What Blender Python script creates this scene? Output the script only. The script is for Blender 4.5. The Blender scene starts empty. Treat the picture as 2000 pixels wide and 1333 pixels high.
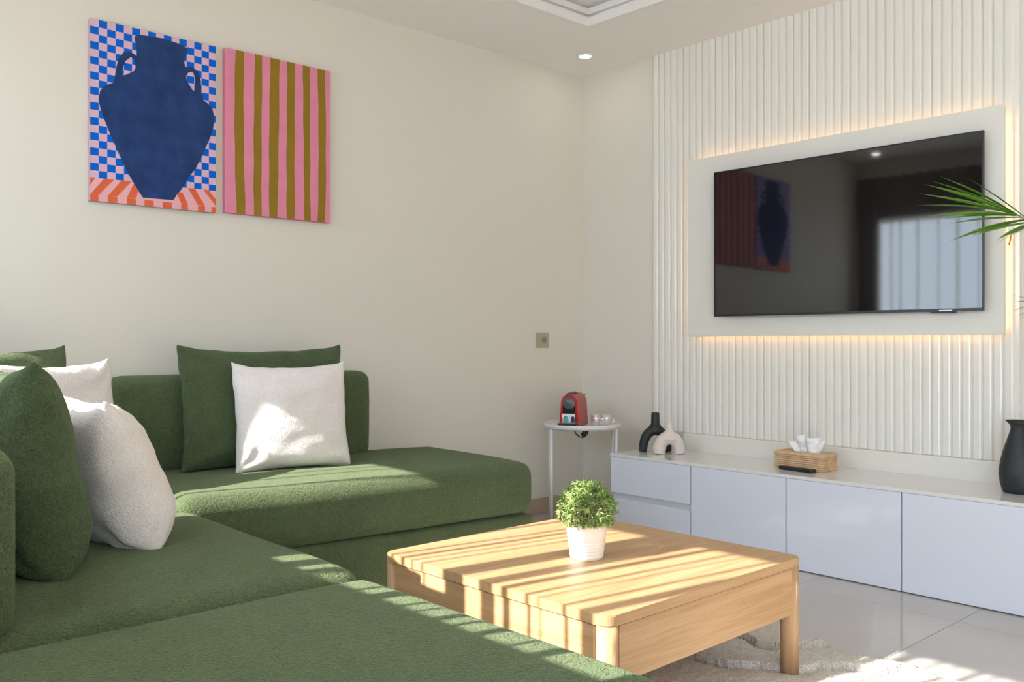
import bpy, bmesh, math, random
from mathutils import Vector, Matrix, noise
PI = math.pi
R = math.radians
rnd = random.Random(7)
scene = bpy.context.scene
COL = scene.collection

# ---------------------------------------------------------------- camera
cam_d = bpy.data.cameras.new('camera')
cam = bpy.data.objects.new('camera', cam_d)
COL.objects.link(cam)
CAM_H = 0.94
cam.location = (0.0, 0.0, CAM_H)
cam.rotation_euler = (R(90), 0, R(90 - 47.573) * -1)   # looks into the far right corner
cam_d.sensor_width = 36.0
cam_d.lens = 1764.0 * 36.0 / 2000.0
cam_d.clip_start = 0.02
scene.camera = cam

# ---------------------------------------------------------------- world, sun, daylight
world = bpy.data.worlds.new('World')
scene.world = world
world.use_nodes = True
bg = world.node_tree.nodes['Background']
bg.inputs[0].default_value = (0.73, 0.86, 1.0, 1)
bg.inputs[1].default_value = 4.5

SUN_EL, SUN_AZ = 32.3, -8.5          # the light travels towards +x, a little towards -y
sun_d = bpy.data.lights.new('sun', 'SUN')
sun_d.energy = 9.5
sun_d.angle = R(0.53)
sun_d.color = (1.0, 0.93, 0.86)
sun = bpy.data.objects.new('sun', sun_d)
COL.objects.link(sun)
sd = Vector((math.cos(R(SUN_EL)) * math.cos(R(SUN_AZ)), math.cos(R(SUN_EL)) * math.sin(R(SUN_AZ)), -math.sin(R(SUN_EL))))
sun.rotation_euler = sd.to_track_quat('-Z', 'Y').to_euler()
sun.location = (-6, 2, 5)

def portal(name, loc, rot, sx, sy):
    d = bpy.data.lights.new(name, 'AREA')
    d.shape = 'RECTANGLE'
    d.size, d.size_y = sx, sy
    d.cycles.is_portal = True
    o = bpy.data.objects.new(name, d)
    o.location = loc
    o.rotation_euler = rot
    COL.objects.link(o)
portal('window_portal', (-0.36, 2.23, 1.555), (0, R(-90), 0), 0.85, 2.5)
portal('added_door_portal', (-0.36, -0.99, 1.13), (0, R(-90), 0), 2.34, 1.8)  # sampling portal in the added door opening

vs = scene.view_settings
vs.view_transform = 'Standard'
vs.look = 'None'
vs.gamma = 1.0
vs.use_curve_mapping = False
vs.exposure = 0.84
scene.cycles.use_denoising = True
scene.cycles.max_bounces = 10
scene.cycles.diffuse_bounces = 6
scene.cycles.transparent_max_bounces = 12
scene.cycles.caustics_reflective = False
scene.cycles.caustics_refractive = False
scene.cycles.sample_clamp_indirect = 6.0

# ---------------------------------------------------------------- materials
MATS = {}
def srgb(r, g, b):
    f = lambda c: (c / 255 / 12.92) if c <= 10 else ((c / 255 + .055) / 1.055) ** 2.4
    return (f(r), f(g), f(b), 1)

def mat(name, col, rough=0.5, metal=0.0, bump=None, var=None, emit=None, ior=1.5, coat=0.0, spec=0.5,
        sheen=0.0, trans=0.0):
    """bump: (kind, scale, strength, distance); var: (scale, amount) lightness variation"""
    m = bpy.data.materials.new(name)
    m.use_nodes = True
    nt = m.node_tree
    b = nt.nodes['Principled BSDF']
    b.inputs['Base Color'].default_value = col
    b.inputs['Roughness'].default_value = rough
    b.inputs['Metallic'].default_value = metal
    b.inputs['IOR'].default_value = ior
    b.inputs['Coat Weight'].default_value = coat
    b.inputs['Coat Roughness'].default_value = 0.03
    b.inputs['Specular IOR Level'].default_value = spec
    b.inputs['Sheen Weight'].default_value = sheen
    b.inputs['Transmission Weight'].default_value = trans
    if emit:
        b.inputs['Emission Color'].default_value = emit[0]
        b.inputs['Emission Strength'].default_value = emit[1]
    tc = nt.nodes.new('ShaderNodeTexCoord')
    if var:
        n = nt.nodes.new('ShaderNodeTexNoise')
        n.inputs['Scale'].default_value = var[0]
        n.inputs['Detail'].default_value = 4
        nt.links.new(tc.outputs['Object'], n.inputs['Vector'])
        rp = nt.nodes.new('ShaderNodeValToRGB')
        lo = [max(0, c * (1 - var[1])) for c in col[:3]] + [1]
        hi = [min(1, c * (1 + var[1])) for c in col[:3]] + [1]
        rp.color_ramp.elements[0].position = .3
        rp.color_ramp.elements[1].position = .7
        rp.color_ramp.elements[0].color = lo
        rp.color_ramp.elements[1].color = hi
        nt.links.new(n.outputs['Fac'], rp.inputs['Fac'])
        nt.links.new(rp.outputs['Color'], b.inputs['Base Color'])
    if bump:
        kind, sc, st, di = bump
        if kind == 'noise':
            t = nt.nodes.new('ShaderNodeTexNoise')
            t.inputs['Detail'].default_value = 3
            out = t.outputs['Fac']
        else:
            t = nt.nodes.new('ShaderNodeTexVoronoi')
            out = t.outputs['Distance']
        t.inputs['Scale'].default_value = sc
        nt.links.new(tc.outputs['Object'], t.inputs['Vector'])
        bp = nt.nodes.new('ShaderNodeBump')
        bp.inputs['Strength'].default_value = st
        bp.inputs['Distance'].default_value = di
        nt.links.new(out, bp.inputs['Height'])
        nt.links.new(bp.outputs['Normal'], b.inputs['Normal'])
    MATS[name] = m
    return m

def boucle(name, col, sc, depth, amount):
    """looped-pile fabric: curly relief, lighter loops"""
    m = bpy.data.materials.new(name)
    m.use_nodes = True
    nt = m.node_tree
    L = nt.links.new
    b = nt.nodes['Principled BSDF']
    b.inputs['Roughness'].default_value = .95
    b.inputs['Specular IOR Level'].default_value = .15
    b.inputs['Sheen Weight'].default_value = .35
    b.inputs['Sheen Roughness'].default_value = .5
    b.inputs['Sheen Tint'].default_value = (min(1, col[0] * 3 + .2), min(1, col[1] * 3 + .2), min(1, col[2] * 3 + .2), 1)
    tc = nt.nodes.new('ShaderNodeTexCoord')
    n1 = nt.nodes.new('ShaderNodeTexNoise')
    n1.inputs['Scale'].default_value = sc
    n1.inputs['Detail'].default_value = 2
    n1.inputs['Distortion'].default_value = 1.2
    L(tc.outputs['Object'], n1.inputs['Vector'])
    n2 = nt.nodes.new('ShaderNodeTexNoise')
    n2.inputs['Scale'].default_value = 9
    L(tc.outputs['Object'], n2.inputs['Vector'])
    rp = nt.nodes.new('ShaderNodeValToRGB')
    rp.color_ramp.elements[0].position = .32
    rp.color_ramp.elements[1].position = .68
    rp.color_ramp.elements[0].color = [c * (1 - amount) for c in col[:3]] + [1]
    rp.color_ramp.elements[1].color = [min(1, c * (1 + amount)) for c in col[:3]] + [1]
    mx = nt.nodes.new('ShaderNodeMath')
    mx.operation = 'MULTIPLY_ADD'
    mx.inputs[1].default_value = .25
    L(n2.outputs['Fac'], mx.inputs[0])
    sb = nt.nodes.new('ShaderNodeMath')
    sb.operation = 'MULTIPLY'
    sb.inputs[1].default_value = .75
    L(n1.outputs['Fac'], sb.inputs[0])
    L(sb.outputs[0], mx.inputs[2])
    L(mx.outputs[0], rp.inputs['Fac'])
    L(rp.outputs['Color'], b.inputs['Base Color'])
    bp = nt.nodes.new('ShaderNodeBump')
    bp.inputs['Strength'].default_value = .9
    bp.inputs['Distance'].default_value = depth
    L(n1.outputs['Fac'], bp.inputs['Height'])
    L(bp.outputs['Normal'], b.inputs['Normal'])
    MATS[name] = m
    return m

def wood(name, c1, c2, axis):
    m = bpy.data.materials.new(name)
    m.use_nodes = True
    nt = m.node_tree
    L = nt.links.new
    b = nt.nodes['Principled BSDF']
    b.inputs['Roughness'].default_value = .42
    b.inputs['Specular IOR Level'].default_value = .4
    tc = nt.nodes.new('ShaderNodeTexCoord')
    mp = nt.nodes.new('ShaderNodeMapping')
    s = [22, 22, 22]
    s[axis] = 1.3
    mp.inputs['Scale'].default_value = s
    L(tc.outputs['Object'], mp.inputs['Vector'])
    n = nt.nodes.new('ShaderNodeTexNoise')
    n.inputs['Scale'].default_value = 1.6
    n.inputs['Detail'].default_value = 5
    n.inputs['Distortion'].default_value = .8
    L(mp.outputs[0], n.inputs['Vector'])
    mp2 = nt.nodes.new('ShaderNodeMapping')
    s2 = [170, 170, 170]
    s2[axis] = 5
    mp2.inputs['Scale'].default_value = s2
    L(tc.outputs['Object'], mp2.inputs['Vector'])
    n2 = nt.nodes.new('ShaderNodeTexNoise')
    n2.inputs['Scale'].default_value = 1.5
    n2.inputs['Detail'].default_value = 2
    L(mp2.outputs[0], n2.inputs['Vector'])
    mixf = nt.nodes.new('ShaderNodeMath')
    mixf.operation = 'MULTIPLY_ADD'
    mixf.inputs[1].default_value = .38
    L(n2.outputs['Fac'], mixf.inputs[0])
    sc = nt.nodes.new('ShaderNodeMath')
    sc.operation = 'MULTIPLY'
    sc.inputs[1].default_value = .62
    L(n.outputs['Fac'], sc.inputs[0])
    L(sc.outputs[0], mixf.inputs[2])
    rp = nt.nodes.new('ShaderNodeValToRGB')
    rp.color_ramp.elements[0].position = .34
    rp.color_ramp.elements[1].position = .66
    rp.color_ramp.elements[0].color = c1
    rp.color_ramp.elements[1].color = c2
    L(mixf.outputs[0], rp.inputs['Fac'])
    L(rp.outputs['Color'], b.inputs['Base Color'])
    bp = nt.nodes.new('ShaderNodeBump')
    bp.inputs['Strength'].default_value = .15
    bp.inputs['Distance'].default_value = .001
    L(n2.outputs['Fac'], bp.inputs['Height'])
    L(bp.outputs['Normal'], b.inputs['Normal'])
    MATS[name] = m
    return m

def see_through(name, col, clear, gloss=.08):
    """thin clear or sheer sheet: part passes straight, part is reflected / scattered"""
    m = bpy.data.materials.new(name)
    m.use_nodes = True
    nt = m.node_tree
    nt.nodes.remove(nt.nodes['Principled BSDF'])
    out = nt.nodes['Material Output']
    tr = nt.nodes.new('ShaderNodeBsdfTransparent')
    if gloss is not None:
        g = nt.nodes.new('ShaderNodeBsdfGlossy')
        g.inputs['Roughness'].default_value = .02
        g.inputs['Color'].default_value = col
    else:
        a = nt.nodes.new('ShaderNodeBsdfTranslucent')
        a.inputs['Color'].default_value = col
        d = nt.nodes.new('ShaderNodeBsdfDiffuse')
        d.inputs['Color'].default_value = col
        g = nt.nodes.new('ShaderNodeMixShader')
        g.inputs[0].default_value = .5
        nt.links.new(a.outputs[0], g.inputs[1])
        nt.links.new(d.outputs[0], g.inputs[2])
    mx = nt.nodes.new('ShaderNodeMixShader')
    mx.inputs[0].default_value = 1 - clear
    nt.links.new(tr.outputs[0], mx.inputs[1])
    nt.links.new(g.outputs[0], mx.inputs[2])
    nt.links.new(mx.outputs[0], out.inputs['Surface'])
    MATS[name] = m
    return m

def checker(name, c1, c2, cw, ch):
    m = bpy.data.materials.new(name)
    m.use_nodes = True
    nt = m.node_tree
    b = nt.nodes['Principled BSDF']
    b.inputs['Roughness'].default_value = .85
    b.inputs['Specular IOR Level'].default_value = .2
    tc = nt.nodes.new('ShaderNodeTexCoord')
    mp = nt.nodes.new('ShaderNodeMapping')
    mp.inputs['Scale'].default_value = (1 / cw, 0, 1 / ch)
    mp.inputs['Location'].default_value = (0.001, .5, -.084 / ch + .001)
    nt.links.new(tc.outputs['Object'], mp.inputs['Vector'])
    ck = nt.nodes.new('ShaderNodeTexChecker')
    ck.inputs['Scale'].default_value = 1.0
    ck.inputs['Color1'].default_value = c1
    ck.inputs['Color2'].default_value = c2
    nt.links.new(mp.outputs[0], ck.inputs['Vector'])
    nt.links.new(ck.outputs['Color'], b.inputs['Base Color'])
    MATS[name] = m
    return m

WALL = (0.745, 0.715, 0.645, 1)
mat('wall', WALL, .55, bump=('noise', 60, .06, .002), spec=.3)
mat('ceiling', (0.87, 0.85, 0.83, 1), .8, spec=.2)
mat('moulding', (0.84, 0.83, 0.82, 1), .6, spec=.3)
mat('slat_paint', (0.81, 0.80, 0.755, 1), .18, spec=.5)
mat('panel_paint', (0.78, 0.765, 0.71, 1), .45, spec=.4)
mat('tile', (0.53, 0.49, 0.455, 1), .05, var=(1.3, .06), spec=.5)
mat('grout', (0.42, 0.39, 0.36, 1), .9)
mat('skirting', (0.47, 0.37, 0.30, 1), .25, var=(6, .12))
mat('lacquer', (0.70, 0.735, 0.835, 1), .06, spec=.5)
mat('cabinet_top', (0.73, 0.73, 0.725, 1), .07, spec=.5)
mat('cabinet_rail', (0.55, 0.59, 0.63, 1), .35)
mat('gap_shade', (0.05, 0.05, 0.05, 1), .8)  # near-black standing in for the shade in gaps and holes
boucle('green_boucle', (0.096, 0.130, 0.062, 1), 150, .008, .26)
boucle('green_pillow', (0.076, 0.108, 0.050, 1), 150, .008, .24)
boucle('white_boucle', (0.83, 0.775, 0.76, 1), 150, .004, .08)
wood('oak_x', (0.46, 0.262, 0.122, 1), (0.60, 0.385, 0.205, 1), 0)
wood('oak_y', (0.46, 0.262, 0.122, 1), (0.60, 0.385, 0.205, 1), 1)
wood('oak_z', (0.45, 0.265, 0.135, 1), (0.59, 0.38, 0.21, 1), 2)
mat('rug_backing', (0.40, 0.34, 0.27, 1), .95)
mat('rug_pile', (0.84, 0.79, 0.73, 1), .95, bump=('noise', 260, 1.0, .008), var=(120, .16), spec=.1)
mat('screen', (0.006, 0.006, 0.007, 1), .045, ior=1.75)
mat('tv_black', (0.012, 0.013, 0.015, 1), .3)
mat('tv_logo', (0.5, 0.5, 0.52, 1), .3, metal=.8)
mat('led', (1, .7, .4, 1), .5, emit=((1.0, 0.58, 0.24, 1), 4.0))
mat('lamp_white', (1, 1, 1, 1), .5, emit=((1.0, 0.96, 0.90, 1), 18.0))
mat('white_metal', (0.82, 0.82, 0.83, 1), .35)
mat('machine_red', (0.50, 0.012, 0.022, 1), .28, spec=.5)
mat('machine_side', (0.46, 0.055, 0.055, 1), .38)
mat('black_plastic', (0.012, 0.012, 0.013, 1), .35)
mat('grey_plastic', (0.10, 0.105, 0.115, 1), .3)
mat('chrome', (0.55, 0.55, 0.55, 1), .15, metal=1)
mat('card_white', (0.85, 0.85, 0.83, 1), .6)
mat('card_blue', (0.10, 0.42, 0.58, 1), .5)
mat('card_green', (0.12, 0.33, 0.12, 1), .5)
mat('card_orange', (0.80, 0.36, 0.16, 1), .5)
mat('card_dark', (0.03, 0.035, 0.06, 1), .5)
see_through('glass', (1, 1, 1, 1), .6)
see_through('window_glass', (1, 1, 1, 1), .93)
see_through('sheer', (0.88, 0.86, 0.83, 1), .22, None)
mat('drape', (0.20, 0.155, 0.125, 1), .9)
mat('black_ceramic', (0.016, 0.019, 0.024, 1), .55, bump=('noise', 90, .25, .002))
mat('pink_ceramic', (0.74, 0.66, 0.62, 1), .75, bump=('noise', 120, .2, .001))
mat('wicker', (0.66, 0.45, 0.27, 1), .8, var=(30, .16))
mat('tissue', (0.86, 0.86, 0.88, 1), .9)
mat('pot_white', (0.88, 0.88, 0.88, 1), .3)
mat('leaf_light', (0.34, 0.46, 0.15, 1), .55, var=(50, .3))
mat('leaf_mid', (0.17, 0.27, 0.065, 1), .55, var=(50, .3))
mat('leaf_brown', (0.24, 0.22, 0.075, 1), .6)
mat('palm_leaf', (0.11, 0.25, 0.02, 1), .35, var=(9, .35))
mat('palm_stem', (0.20, 0.26, 0.06, 1), .5)
mat('pot_clay', (0.55, 0.53, 0.50, 1), .7)
mat('soil', (0.05, 0.035, 0.025, 1), .95)
mat('socket', (0.44, 0.39, 0.27, 1), .35)
mat('socket_in', (0.30, 0.25, 0.24, 1), .4)
mat('canvas_edge', (0.55, 0.40, 0.42, 1), .85)
checker('check_print', srgb(0, 98, 205), srgb(216, 180, 200), .0303, .0281)
mat('navy_print', srgb(38, 62, 112), .8, var=(14, .22), spec=.2)
mat('orange_print', srgb(222, 104, 66), .85, spec=.2)
mat('rose_print', srgb(232, 176, 184), .85, spec=.2)
mat('pink_print', srgb(224, 140, 166), .85, var=(12, .05), spec=.2)
mat('olive_print', srgb(148, 118, 38), .85, var=(12, .06), spec=.2)
mat('navy_edge', srgb(20, 60, 140), .85)
mat('render_outside', (0.70, 0.66, 0.60, 1), .9)
mat('window_white', (0.82, 0.82, 0.82, 1), .4)
mat('red_wire', (0.5, 0.05, 0.03, 1), .5)

# ---------------------------------------------------------------- helpers
def tag(o, label=None, cat=None, group=None, kind=None):
    if label: o['label'] = label
    if cat: o['category'] = cat
    if group: o['group'] = group
    if kind: o['kind'] = kind
    return o

def obj(name, bm, m=None, parent=None, smooth=False, loc=None, rot=None):
    bmesh.ops.recalc_face_normals(bm, faces=bm.faces)
    me = bpy.data.meshes.new(name)
    bm.to_mesh(me)
    bm.free()
    if m: me.materials.append(MATS[m] if isinstance(m, str) else m)
    if smooth:
        for p in me.polygons: p.use_smooth = True
    return link(name, me, parent, loc, rot)

def link(name, me, parent=None, loc=None, rot=None):
    o = bpy.data.objects.new(name, me)
    COL.objects.link(o)
    if parent: o.parent = parent
    if loc: o.location = loc
    if rot: o.rotation_euler = rot
    return o

def thing(name, label, cat, loc=(0, 0, 0), rz=0, group=None):
    o = bpy.data.objects.new(name, None)
    o.empty_display_size = .1
    COL.objects.link(o)
    o.location = loc
    o.rotation_euler = (0, 0, rz)
    return tag(o, label, cat, group)

def copy_tree(o, parent=None):
    c = o.copy()
    COL.objects.link(c)
    c.parent = parent
    for ch in list(o.children): copy_tree(ch, c)
    return c

def box(bm, x0, x1, y0, y1, z0, z1, r=0, seg=2):
    """a box, optionally with rounded edges, added to bm"""
    t = bmesh.new()
    bmesh.ops.create_cube(t, size=1)
    for v in t.verts:
        v.co = Vector(((x0 + x1) / 2 + v.co.x * (x1 - x0), (y0 + y1) / 2 + v.co.y * (y1 - y0), (z0 + z1) / 2 + v.co.z * (z1 - z0)))
    if r: bmesh.ops.bevel(t, geom=list(t.edges), offset=r, segments=seg, profile=.5, affect='EDGES')
    join(bm, t)
    return bm

def join(bm, t):
    me = bpy.data.meshes.new('tmp')
    t.to_mesh(me)
    t.free()
    bm.from_mesh(me)
    bpy.data.meshes.remove(me)

def nb(*a, **k):
    return box(bmesh.new(), *a, **k)

def lathe(bm, prof, n=32, cx=0, cy=0, cap=True):
    rings = []
    for r, z in prof:
        rings.append([bm.verts.new((cx + r * math.cos(2 * PI * i / n), cy + r * math.sin(2 * PI * i / n), z)) for i in range(n)])
    for a, b in zip(rings, rings[1:]):
        for i in range(n):
            bm.faces.new((a[i], a[(i + 1) % n], b[(i + 1) % n], b[i]))
    if cap:
        if prof[0][0] > 1e-6: bm.faces.new(rings[0][::-1])
        if prof[-1][0] > 1e-6: bm.faces.new(rings[-1])
    return bm

def tube(bm, pts, rad, n=10, closed=False, cap=True):
    pts = [Vector(p) for p in pts]
    rs = rad if isinstance(rad, (list, tuple)) else [rad] * len(pts)
    rings = []
    N = len(pts)
    up = Vector((0, 0, 1))
    prev = None
    for i, p in enumerate(pts):
        if closed: d = pts[(i + 1) % N] - pts[i - 1]
        else: d = pts[min(i + 1, N - 1)] - pts[max(i - 1, 0)]
        d.normalize()
        if prev is None:
            a = d.cross(up)
            if a.length < 1e-4: a = d.cross(Vector((1, 0, 0)))
        else:
            a = prev - d * prev.dot(d)
        a.normalize()
        prev = a
        b = d.cross(a)
        rings.append([bm.verts.new(p + (a * math.cos(2 * PI * k / n) + b * math.sin(2 * PI * k / n)) * rs[i]) for k in range(n)])
    for i in range(N if closed else N - 1):
        A, B = rings[i], rings[(i + 1) % N]
        for k in range(n):
            bm.faces.new((A[k], A[(k + 1) % n], B[(k + 1) % n], B[k]))
    if cap and not closed:
        bm.faces.new(rings[0][::-1])
        bm.faces.new(rings[-1])
    return bm

def prism(bm, pts, d0, d1, axis='y'):
    """polygon in (a, z) extruded along y from d0 to d1 (or in (x, y) along z)"""
    def P(p, d): return (p[0], d, p[1]) if axis == 'y' else (p[0], p[1], d)
    A = [bm.verts.new(P(p, d0)) for p in pts]
    B = [bm.verts.new(P(p, d1)) for p in pts]
    n = len(pts)
    bm.faces.new(A)
    bm.faces.new(B[::-1])
    for i in range(n):
        bm.faces.new((A[i], B[i], B[(i + 1) % n], A[(i + 1) % n]))
    return bm

def soft_box(w, d, h, r, dome=.012, bulge=.006, n=26, seed=0):
    """upholstered block with its base centre at the origin: rounded edges, domed top, slightly bulging sides"""
    bm = bmesh.new()
    bmesh.ops.create_cube(bm, size=2)
    bmesh.ops.subdivide_edges(bm, edges=list(bm.edges), cuts=n, use_grid_fill=True)
    H = Vector((w / 2, d / 2, h / 2))
    for v in bm.verts:
        t = [math.copysign(abs(c) ** .62, c) if abs(c) < .9999 else c for c in v.co]
        p = Vector((t[0] * H.x, t[1] * H.y, t[2] * H.z))
        q = Vector([max(-(H[i] - r), min(H[i] - r, p[i])) for i in range(3)])
        e = p - q
        if e.length > 1e-9: p = q + e.normalized() * r
        fx, fy, fz = [1 - min(1, abs(p[i]) / H[i]) ** 2 for i in range(3)]
        if t[2] > 0: p.z += dome * fx ** .5 * fy ** .5 * max(0, p.z / H.z)
        p.x += math.copysign(bulge, p.x) * fy * fz * (abs(p.x) / H.x) ** 4
        p.y += math.copysign(bulge, p.y) * fx * fz * (abs(p.y) / H.y) ** 4
        k = noise.noise(Vector((p.x * 3 + seed, p.y * 3, p.z * 3)))
        p += Vector((0, 0, .004 * k)) if t[2] > .2 else Vector((0, .002 * k, 0))
        v.co = (p.x, p.y, p.z + h / 2)
    return bm

def pillow(name, W, H, T, loc, rz, lean, m, label, seed, group=None, twist=0, squash=.014):
    """scatter cushion standing on its lower edge: width along local x, front towards local -y"""
    n = 30
    rn = random.Random(seed)
    bm = bmesh.new()
    def surf(u, v, side):
        eu, ev = 1 - u * u, 1 - v * v
        blunt = 1 - .012 * (u * v) ** 8
        x = u * W / 2 * (1 - .062 * ev * abs(u) ** 1.5) * blunt
        z = v * H / 2 * (1 - (.095 if v > 0 else .02) * eu * abs(v) ** 1.5) * blunt
        fv = max(0, ev) ** .46 if v > 0 else max(0, 1 - v ** 4) ** .42 * (1 + .07 * math.sin(PI * min(1, -v)))
        th = T / 2 * (max(0, eu) ** .44) * fv
        # creases gathering towards the corners
        cr = 0
        for k, (cu, cv) in enumerate(((-1, -1), (1, -1), (-1, 1), (1, 1))):
            du, dv = u - cu, v - cv
            rr = math.hypot(du, dv)
            an = math.atan2(dv, du)
            cr += (1.5 if cv < 0 else .8) * math.exp(-(rr / .5) ** 2) * math.sin(an * 8 + seed + k * 1.7 + 2 * noise.noise(Vector((u * 3, v * 3, seed)))) * min(1, rr * 4)
        cr += .9 * noise.noise(Vector((u * 1.8 + seed, v * 2.6, side * 3.1 + seed)))
        cr += .5 * noise.noise(Vector((u * 3.0 + seed, v * 7.0, side * 1.1 + seed)))
        edge = min(1, 6 * min(eu, ev))
        y = -side * (th + cr * .0095 * edge)
        y += .014 * noise.noise(Vector((u * 1.1, v * 1.1, seed * 2.0))) + twist * u * v
        # the seam wanders a little
        w_ = .006 * noise.noise(Vector((u * 4 + seed, v * 4, 5)))
        x += w_ * (1 - eu)
        z += w_ * (1 - ev) * (v > 0) + (.016 * (abs(u) * max(0, v)) ** 10 if v > 0 else 0)
        if v < -.5:                                    # weight presses the lower rim onto the seat
            z += squash * ((-v - .5) / .5) ** 2 * (.2 + .8 * eu)
        return Vector((x, y, z + H / 2))
    F = [[bm.verts.new(surf(-1 + 2 * i / n, -1 + 2 * j / n, 1)) for i in range(n + 1)] for j in range(n + 1)]
    B = [[F[j][i] if i in (0, n) or j in (0, n) else bm.verts.new(surf(-1 + 2 * i / n, -1 + 2 * j / n, -1)) for i in range(n + 1)] for j in range(n + 1)]
    for j in range(n):
        for i in range(n):
            bm.faces.new((F[j][i], F[j][i + 1], F[j + 1][i + 1], F[j + 1][i]))
            bm.faces.new((B[j][i], B[j + 1][i], B[j + 1][i + 1], B[j][i + 1]))
    _rim = [F[0][i].co.copy() for i in range(n)] + [F[j][n].co.copy() for j in range(n)] + [F[n][i].co.copy() for i in range(n, 0, -1)] + [F[j][0].co.copy() for j in range(n, 0, -1)]
    o = obj(name, bm, m, smooth=True)
    sm = o.modifiers.new('soft', 'SUBSURF')
    sm.levels = sm.render_levels = 1
    o.matrix_world = Matrix.Translation(loc) @ Matrix.Rotation(rz, 4, 'Z') @ Matrix.Rotation(-lean, 4, 'X')
    return tag(o, label, 'cushion', group)

# ---------------------------------------------------------------- room shell
X0, X1, Y0, Y1, ZC = -0.15, 3.79, -1.90, 3.5425, 2.447
def structure(name, bm, m, parent=None, label=None, cat=None, smooth=False):
    o = obj(name, bm, m, parent, smooth)
    if not parent: tag(o, label, cat, kind='structure')
    return o

floor = structure('floor', nb(X0 - .2, X1 + .12, Y0 - .15, Y1 + .12, -.10, -.004), 'grout', None, 'beige polished tile floor with thin grey joints', 'floor')
TS, JX, JY = .60, 3.14, 1.226
tile_mesh = {}
def edges_of(j, lo, hi):
    e = [lo]
    k = j - math.ceil((j - lo) / TS) * TS
    while k < hi - 1e-6:
        if k > lo + .01: e.append(k)
        k += TS
    return e + [hi]
ex, ey = edges_of(JX, X0, X1), edges_of(JY, Y0, Y1)
for xa, xb in zip(ex, ex[1:]):
    for ya, yb in zip(ey, ey[1:]):
        w, d = xb - xa - .0025, yb - ya - .0025
        key = (round(w, 4), round(d, 4))
        if key not in tile_mesh:
            t = obj('tile', nb(-w / 2, w / 2, -d / 2, d / 2, -.004, 0, r=.0008, seg=1), 'tile', floor, loc=((xa + xb) / 2, (ya + yb) / 2, 0))
            tile_mesh[key] = t.data
        else:
            link('tile', tile_mesh[key], floor, ((xa + xb) / 2, (ya + yb) / 2, 0))

wall_back = structure('wall_back', nb(X0 - .2, X1 + .12, Y1, Y1 + .12, -.1, ZC + .15), 'wall', None, 'cream painted wall behind the green sofa', 'wall')
wall_right = structure('wall_right', nb(X1, X1 + .12, Y0 - .15, Y1, -.1, ZC + .15), 'wall', None, 'cream painted wall carrying the vertical slats and television', 'wall')

WY0, WY1, WZ0, WZ1 = 1.03, 3.43, 1.16, 1.95
bm = bmesh.new()
TY0, TY1, TZ1 = -1.86, -.12, 2.30
box(bm, X0 - .2, X0, Y0 - .15, TY0, -.1, ZC + .15)
box(bm, X0 - .2, X0, TY1, WY0, -.1, ZC + .15)
box(bm, X0 - .2, X0, TY0, TY1, TZ1, ZC + .15)
box(bm, X0 - .2, X0, WY1, Y1, -.1, ZC + .15)
box(bm, X0 - .2, X0, WY0, WY1, -.1, WZ0)
box(bm, X0 - .2, X0, WY0, WY1, WZ1, ZC + .15)
wall_left = structure('wall_left', bm, 'wall', None, 'cream painted wall with a wide window above the sofa', 'wall')
wall_front = structure('wall_front', nb(X0, X1, Y0 - .15, Y0, -.1, ZC + .15), 'wall', None, 'plain cream painted wall behind the viewer', 'wall')

# window over the sofa: frame, mullion, panes
win = tag(bpy.data.objects.new('window_1', None), 'white framed two pane window above the sofa backrest', 'window', kind='structure')
COL.objects.link(win)
bm = bmesh.new()
box(bm, -.335, -.285, WY0, WY1, WZ0 - .0, WZ0 + .004)
box(bm, -.335, -.285, WY0, WY0 + .012, WZ0, WZ1)
box(bm, -.335, -.285, WY1 - .012, WY1, WZ0, WZ1)
box(bm, -.335, -.285, WY0, WY1, WZ1 - .004, WZ1)
obj('window_frame', bm, 'window_white', win)
obj('mullion', nb(-.335, -.285, 2.058, 2.138, WZ0, WZ1, r=.004), 'window_white', win)
obj('pane', nb(-.312, -.308, WY0 + .012, 2.058, WZ0 + .004, WZ1 - .004), 'window_glass', win)
obj('pane', nb(-.312, -.308, 2.138, WY1 - .012, WZ0 + .004, WZ1 - .004), 'window_glass', win)
obj('window_sill', nb(-.16, -.135, WY0 - .03, WY1 + .0, WZ0 - .03, WZ0), 'window_white', win)

# unseen terrace door, added to bring more daylight onto the slatted wall
door = tag(bpy.data.objects.new('added_door_1', None), 'unseen glazed terrace door added in the window wall for more daylight', 'door', kind='structure')
COL.objects.link(door)
bm = bmesh.new()
box(bm, -.335, -.285, TY0, TY0 + .05, 0, TZ1)
box(bm, -.335, -.285, TY1 - .05, TY1, 0, TZ1)
box(bm, -.335, -.285, TY0, TY1, TZ1 - .05, TZ1)
obj('door_frame', bm, 'window_white', door)
obj('pane', nb(-.312, -.308, TY0 + .05, TY1 - .05, 0, TZ1 - .05), 'window_glass', door)

# unseen ground outside, added to stop light from below and bounce sun
tag(obj('terrace', nb(-9, 12, -12, 12, -.30, -.11), 'render_outside'), 'unseen pale ground slab added outside the windows to bounce daylight', 'terrace', kind='structure')

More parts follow.
